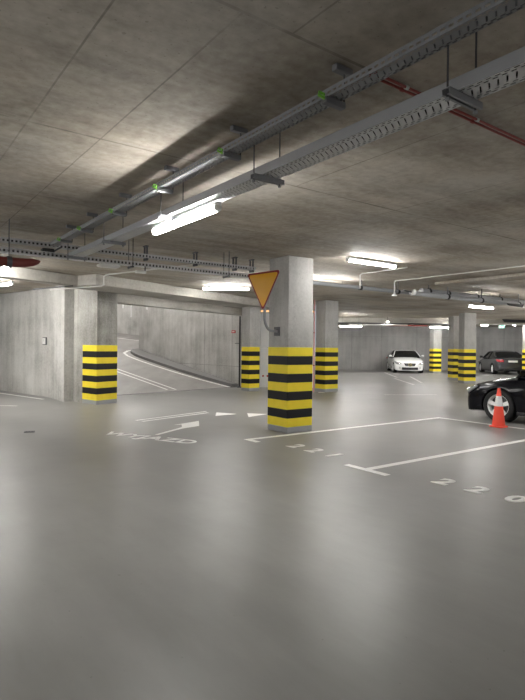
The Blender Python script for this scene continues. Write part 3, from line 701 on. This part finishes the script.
# parallel lines and arrow
def wl(p, q, w, label, mat='paint', group=None): return gline('guide_line', p, q, w, label, group, mat, grid=False)
wl((-2.52,10.68), (-1.285,12.28), .06, 'left one of two thin white lines beside the arrow', 'paint', 'thin double line by the arrow')
wl((-2.36,10.55), (-1.22,12.05), .06, 'right one of two thin white lines beside the arrow', 'paint', 'thin double line by the arrow')
def F(px, py):  # stations measured on the floor, metres
    return None
ar = [(-1.74,8.98),(-1.44,9.70),(-1.175,10.04),(-1.264,10.71),(-1.66,10.12),(-1.53,10.20),(-1.475,9.86),(-1.80,9.0)]
mark('direction_arrow', ar, 'white painted arrow pointing to the ramp', 'floor marking')
def text(name, s, loc, rz, w, h, label, group=None, mat='paint', cat='floor lettering', shear=0, wt=.02):
    c = bpy.data.curves.new(name, 'FONT'); c.body = s; c.size = 1; c.align_x = 'LEFT'; c.extrude = 0; c.offset = wt; c.resolution_u = 3
    tmp = bpy.data.objects.new(name+'_tmp', c); COL.objects.link(tmp)
    bpy.context.view_layer.update()
    me = bpy.data.meshes.new_from_object(tmp.evaluated_get(bpy.context.evaluated_depsgraph_get()))
    bpy.data.objects.remove(tmp); bpy.data.curves.remove(c)
    xs = [v.co.x for v in me.vertices]; ys = [v.co.y for v in me.vertices]
    x0, x1, y0, y1 = min(xs), max(xs), min(ys), max(ys)
    bm = bmesh.new(); bm.from_mesh(me)
    g = bmesh.ops.extrude_face_region(bm, geom=bm.faces[:])
    for v_ in [e for e in g['geom'] if isinstance(e, bmesh.types.BMVert)]: v_.co.z += .0025
    for v_ in bm.verts:
        v_.co.x = (v_.co.x-x0)/(x1-x0)*w + shear*(v_.co.y-y0)/(y1-y0)*h; v_.co.y = (v_.co.y-y0)/(y1-y0)*h; v_.co.z += .0005
    bmesh.ops.recalc_face_normals(bm, faces=bm.faces); bm.to_mesh(me); bm.free()
    me.materials.clear(); me.materials.append(M[mat]); me.name = name
    o = bpy.data.objects.new(name, me); COL.objects.link(o); o.location = (loc[0], loc[1], 0); o.rotation_euler.z = rz
    return tag(o, label, cat, group)
text('floor_lettering', 'WYJAZD', (-2.76, 8.90), math.radians(-26.7), 1.84, .40, 'white painted word WYJAZD on the floor left of the arrow', None, 'paint', shear=-.08, wt=.022)
def digits(s, b, a, label):
    for i, ch in enumerate(s):
        p = G(b-.15, a+.095-i*.412)
        w = .19 if ch != '1' else .07
        if ch == '1': p = G(b-.15, a+.05-i*.412)
        text('bay_number', ch, p[:2], GR-PI/2, w, .30, label[i], 'painted bay numbers', 'paint', 'floor number', wt=.045)
digits('221', 5.23, 6.21, ['white digit 2, first of the bay number 221 by the nearest column', 'white digit 2, middle of the bay number 221 by the nearest column', 'white digit 1 at the end of the bay number 221'])
digits('220', 5.24, 3.62, ['white digit 2, first of the bay number 220 at the right', 'white digit 2, middle of the bay number 220 at the right', 'white digit 0 at the right edge, end of the bay number 220'])
t = thing('floor_plate', 'small dark metal plate on the floor at the left', 'floor plate', (-3.98, 9.15, 0), .35)
MB().box((0,0,.004), (.17,.14,.008)).build('plate', M['galv_dark'], t, bevel=.002)
for x in (-.045,.0,.045): MB().box((x,0,.009), (.02,.10,.003)).build('slot', M['black'], t)
mark('floor_patch', [(1.86,17.70),(2.06,17.66),(2.10,17.92),(1.90,17.96)], 'small white painted patch at the foot of the column behind the nearest column')

# ================================================================== TRAFFIC CONE
t = thing('traffic_cone', 'orange-red traffic cone with white sleeve beside the black car wheel', 'traffic cone', (4.585, 10.33, 0), GR)
def conr(z): return .125 - (.125-.028)*(z-.03)/.72
m = MB().prism([(.135,.10),(.10,.135),(-.10,.135),(-.135,.10),(-.135,-.10),(-.10,-.135),(.10,-.135),(.135,-.10)], 0, .03)
m.build('base', M['orange'], t, bevel=.006)
MB().lathe([(.118,.025),(conr(.06),.05),(conr(.40),.40),(conr(.735),.735),(.024,.75),(.018,.75),(.018,.70),(0,.70)], 32).build('body', M['orange'], t)
MB().lathe([(conr(.405)+.001,.405),(conr(.405)+.004,.41),(conr(.60)+.004,.595),(conr(.60)+.001,.60)], 32).build('white_sleeve', M['cone_white'], t)

# ================================================================== CARS
def bool_cut(o, cutters):
    for c in cutters:
        md = o.modifiers.new('cut', 'BOOLEAN'); md.object = c; md.operation = 'DIFFERENCE'; md.solver = 'EXACT'
    bpy.context.view_layer.update()
    me = bpy.data.meshes.new_from_object(o.evaluated_get(bpy.context.evaluated_depsgraph_get()))
    old = o.data; o.modifiers.clear(); o.data = me
    bpy.data.meshes.remove(old)
    me.polygons.foreach_set('use_smooth', [True]*len(me.polygons)); me.set_sharp_from_angle(angle=math.radians(32))
    for c in cutters: bpy.data.objects.remove(c)
def interp(tab, x):
    if x <= tab[0][0]: return tab[0][1:]
    for a, b in zip(tab, tab[1:]):
        if x <= b[0]:
            f = (x-a[0])/(b[0]-a[0]); return tuple(u+(v-u)*f for u, v in zip(a[1:], b[1:]))
    return tab[-1][1:]
def car(label, loc, heading, paint, style, R=.325):
    t = thing('car', label, 'car', loc, heading)
    # x, half width, top z, bottom z
    tab = [(-2.30,.60,.84,.46),(-2.27,.74,.95,.34),(-2.16,.84,1.00,.25),(-1.9,.885,1.02,.20),(-1.35,.905,1.01,.18),(-.9,.91,.985,.17),(0,.91,.955,.16),(.7,.91,.955,.16),
           (.95,.905,.965,.16),(1.2,.90,.935,.16),(1.5,.895,.89,.17),(1.8,.875,.83,.18),(2.0,.845,.775,.17),(2.12,.80,.725,.155),(2.20,.74,.68,.15),(2.26,.66,.635,.16),(2.285,.60,.60,.19),(2.30,.50,.55,.24)]
    xs = [-2.30,-2.285,-2.27,-2.22,-2.16,-2.03,-1.9,-1.7,-1.5,-1.35,-1.1,-.9,-.45,0,.35,.7,.95,1.2,1.35,1.5,1.65,1.8,1.9,2.0,2.06,2.12,2.16,2.20,2.235,2.26,2.285,2.30]
    rings = []
    for x in xs:
        w, zt, zb = interp(tab, x); h = zt-zb
        half = [(0,zb),(w*.80,zb),(w*.955,zb+.05*h),(w*.985,zb+.20*h),(w*1.0,zb+.45*h),(w*.995,zb+.62*h),(w*.975,zb+.78*h),(w*.93,zb+.90*h),(w*.84,zb+.965*h),(w*.6,zb+.995*h),(w*.3,zt+.01),(0,zt+.014)]
        ring = [Vector((x, y, z)) for y, z in half] + [Vector((x, -y, z)) for y, z in half[-2:0:-1]]
        rings.append(ring)
    body = MB().loft(rings).build('body', M[paint], t, angle=40)
    cut = []
    for ax in (1.42, -1.32):
        for s in (-1, 1):
            c = MB().lathe([(0,-.17),(R+.045,-.17),(R+.045,.17),(0,.17)], 40, 'Y', c=(ax, s*.85, R)).build('wheel_arch_tool', M['black'], t); cut.append(c)
    bool_cut_objs.append((body, cut))
    for ax in (1.42, -1.32):
        for s in (-1, 1):
            MB().lathe([(0,-.01),(R+.03,-.01),(R+.03,.01),(0,.01)], 28, 'Y', c=(ax, s*.66, R)).build('arch_liner', M['black'], t)
    # cabin
    cab = [(-1.80,1.005,.0),(-1.45,1.17,.40),(-1.05,1.35,.88),(-.7,1.405,1.0),(-.25,1.43,1.03),(.15,1.41,1.0),(.42,1.355,.88),(.80,1.12,.36),(1.08,.945,.0)]
    rr = []
    for x, z, f in cab:
        bw = .86 - (.02 if x > .7 else 0); rwid = bw - .245*f - .0
        zb = .93
        half = [(0,zb),(bw,zb),(bw-.01,zb+.02),(max(rwid, .5), z-.055*f),(max(rwid-.05,.45), z-.015*f),(rwid*.6, z+.008),(0, z+.014)]
        rr.append([Vector((x,y,zz)) for y, zz in half] + [Vector((x,-y,zz)) for y, zz in half[-2:0:-1]])
    MB().loft(rr).build('windows', M['glass_dark'], t, angle=50)['label'] = 'dark tinted windows'
    # roof shell
    rf = []
    for x, z, f in [c_ for c_ in cab if -1.2 < c_[0] < .5]:
        rwid = .86-.245*f
        rf.append([Vector((x, y, zz)) for y, zz in ((-rwid-.004,z-.06*f),(-rwid+.045,z-.010),(-rwid*.6,z+.014),(0,z+.022),(rwid*.6,z+.014),(rwid-.045,z-.010),(rwid+.004,z-.06*f),(rwid-.03,z-.055*f),(0,z-.01),(-rwid+.03,z-.055*f))])
    MB().loft(rf).build('roof', M[paint], t, angle=50)
    for s in (-1, 1):
        MB().tube([(1.04,s*.83,.95),(.80,s*.765,1.10),(.42,s*.655,1.325),(.15,s*.62,1.37)], [.030,.028,.028,.026], 8).build('pillar', M[paint], t)
        MB().tube([(-.30,s*.875,.95),(-.28,s*.625,1.375)], .030, 8).build('pillar', M['black'], t)
        MB().tube([(-1.80,s*.80,1.0),(-1.45,s*.775,1.12),(-1.05,s*.66,1.30),(-.7,s*.63,1.37)], [.05,.05,.040,.03], 8).build('pillar', M[paint], t)
        # mirrors
        mr = MB().lathe([(0,-.10),(.05,-.09),(.07,-.03),(.07,.06),(.055,.085),(0,.085)], 14, 'Y', c=(.82, s*.985, 1.03)); mr.tube([(.84,s*.86,.97),(.83,s*.93,1.0)], .02, 8)
        mo = mr.build('wing_mirror', M[paint], t)
        for hx in (-.12, -1.02): MB().box((hx, s*.912, .80), (.17,.02,.025)).build('door_handle', M['chrome'] if style == 'white' else M[paint], t, bevel=.006)
        MB().box((.02, s*.885, .215), (2.0,.05,.07)).build('sill', M['black'] if style != 'white' else M[paint], t, bevel=.01)
        # lamps at the front
        hc = [(1.93,.872,.735,.70),(2.04,.848,.715,.63),(2.13,.80,.69,.57),(2.205,.732,.66,.535),(2.262,.645,.63,.53),(2.29,.56,.60,.545),(2.302,.48,.575,.56)]
        rg = []
        for x_, y_, zt_, zb_ in hc:
            rg.append([Vector((x_-.02, s*(y_-.03), zb_)), Vector((x_+.008, s*(y_+.004), zb_)), Vector((x_+.004, s*(y_-.004), (zb_+zt_)/2+.01)), Vector((x_-.02, s*(y_-.03), zt_))])
        ho = MB().loft(rg).build('headlamp', M['lamp_lens'], t, angle=60)
        for px_, py_ in ((2.262,.60),(2.20,.71)):
            MB().lathe([(0,-.02),(.048,-.02),(.052,.0),(.035,.022),(0,.030)], 16, 'X', c=(px_+.005, s*py_, .605)).build('projector', M['chrome'], ho)
        tl = [(-2.20,s*.82,.90),(-2.30,s*.58,.90),(-2.31,s*.50,.86),(-2.315,s*.52,.76),(-2.28,s*.72,.75),(-2.17,s*.845,.80),(-2.06,s*.868,.86),(-2.06,s*.85,.91)]
        MB().ext(tl, (-.012, s*.015, 0)).build('tail_lamp', M['tail_red'], t)
    # front: grille, intakes, plate
    MB().ext([(2.285,-.36,.60),(2.285,.36,.60),(2.30,.27,.44),(2.30,-.27,.44)], (.02,0,.006)).build('grille', M['black'], t)
    for z in (.50,.555): MB().box((2.318-.08*(z-.44), 0, z), (.008,.50,.006)).build('grille_bar', M['galv'], t)
    MB().box((2.275,0,.29), (.085,.95,.15)).build('intake', M['black'], t, bevel=.02)
    for s in (-1, 1): MB().box((2.205, s*.645, .34), (.08,.22,.12), rz=s*.62).build('intake', M['black'], t, bevel=.02)
    MB().box((2.322,0,.40), (.012,.50,.09)).build('number_plate', M['plate'], t, bevel=.004)
    if style == 'white':
        e = MB().lathe([(.085,-.010),(.11,-.010),(.11,.010),(.085,.010)], 28, 'X', c=(2.335,0,.52), closed=True)
        for k_ in range(3):
            a = PI/2 + k_*2*PI/3; p = Vector((0, math.cos(a), math.sin(a))); q = Vector((0, -math.sin(a), math.cos(a)))
            c0 = Vector((2.331,0,.52)); e.ext([c0+p*.09, c0+q*.022, c0-q*.022], (.008,0,0))
        e.build('star_emblem', M['chrome'], t)
        MB().box((2.20,0,.215), (.16,1.45,.035)).build('front_lip', M['car_white'], t, bevel=.01)
    # rear: plate, bumper, window highlights
    MB().box((-2.318,0,.80), (.012,.52,.11)).build('number_plate', M['plate'], t, bevel=.004)
    MB().box((-2.27,0,.36), (.06,1.1,.12)).build('rear_diffuser', M['black'], t, bevel=.02)
    for s in (-1, 1): MB().lathe([(.03,-.05),(.04,-.05),(.04,.05),(.03,.05)], 16, 'X', c=(-2.28, s*.5, .27), closed=True).build('exhaust', M['chrome'], t)
    # wheels
    for ax in (1.42, -1.32):
        for s in (-1, 1):
            w = MB().lathe([(R-.10,-.10),(R-.03,-.105),(R-.005,-.09),(R,-.05),(R,.05),(R-.005,.09),(R-.03,.11),(R-.10,.10),(R-.105,0)], 44, 'Y', closed=True)
            wo = w.build('wheel', M['rubber'], t, angle=30); wo.location = (ax, s*.795, R)
            r0 = R-.098
            rm = MB().lathe([(r0-.014,-.09),(r0+.004,-.095),(r0+.010,.095),(r0-.012,.092),(r0-.022,.03)], 40, 'Y', closed=True)
            rm.lathe([(0,.04),(.055,.05),(.060,.075),(.03,.085),(0,.085)], 24, 'Y')
            for k_ in range(5):
                a = 2*PI*k_/5 + .3; d = Vector((math.cos(a), 0, math.sin(a))); q = Vector((-math.sin(a), 0, math.cos(a)))
                pr = [d*.04 - q*.030, d*.04 + q*.030, d*(r0-.0) + q*.047, d*(r0-.0) - q*.047]
                rm.ext([p + Vector((0,.052,0)) for p in pr], (0,.028,0))
            if s < 0:
                rm.v = [Vector((p.x,-p.y,p.z)) for p in rm.v]
            rm.build('rim', M['alloy'], wo, angle=30)
            MB().lathe([(0,-.01),(r0-.03,-.01),(r0-.03,.01),(0,.01)], 28, 'Y', c=(0,-s*.02,0)).build('brake_disc', M['galv_dark'], wo)
    return t
bool_cut_objs = []
# black car: nose along the aisle, its left side to the viewer
cb = G(10.47+.88, 6.00-1.42)
car('shiny black saloon car at the right edge behind the orange cone', (cb.x, cb.y, 0), A_, 'car_black', 'black', R=.335)
hw = math.radians(-90-6.5)
nose = Vector((8.88, 32.1, 0)); dw = Vector((math.cos(hw), math.sin(hw), 0))
car('white saloon car with star emblem facing the viewer before the far wall', tuple(nose - dw*2.3), hw, 'car_white', 'white', R=.33)
hg = math.radians(90-8); dg = Vector((math.cos(hg), math.sin(hg), 0)); sgd = Vector((-dg.y, dg.x, 0))
rw = Vector((14.0, 32.5, 0)); cgp = rw + dg*1.32 - sgd*.88
car('dark grey saloon car seen from behind by the far wall at the right', tuple(cgp), hg, 'car_grey', 'grey', R=.33)
for b_, cs_ in bool_cut_objs: bool_cut(b_, cs_)

# ================================================================== CAMERA, WORLD, VIEW
cd = bpy.data.cameras.new('camera'); cam = bpy.data.objects.new('camera', cd); COL.objects.link(cam)
cd.sensor_fit = 'HORIZONTAL'; cd.sensor_width = 36; cd.lens = 36*534/525; cd.clip_end = 300
pit, rol = math.radians(.33), .0108
fw = Vector((0, math.cos(pit), -math.sin(pit))); rt = Vector((math.cos(rol), 0, math.sin(rol))); up = rt.cross(fw).normalized(); rt = fw.cross(up).normalized()
cam.matrix_world = Matrix(((rt.x, up.x, -fw.x, 0), (rt.y, up.y, -fw.y, 0), (rt.z, up.z, -fw.z, 1.5), (0,0,0,1)))
S.camera = cam
w = bpy.data.worlds.new('world'); S.world = w; w.use_nodes = True
w.node_tree.nodes['Background'].inputs[0].default_value = (.55,.57,.6,1); w.node_tree.nodes['Background'].inputs[1].default_value = .3
S.view_settings.view_transform = 'Standard'; S.view_settings.look = 'None'; S.view_settings.gamma = 1; S.view_settings.use_curve_mapping = False
S.view_settings.exposure = 1.2
S.cycles.use_denoising = True
S.cycles.max_bounces = 10; S.cycles.diffuse_bounces = 6; S.cycles.glossy_bounces = 4; S.cycles.transparent_max_bounces = 16
S.cycles.sample_clamp_indirect = 6
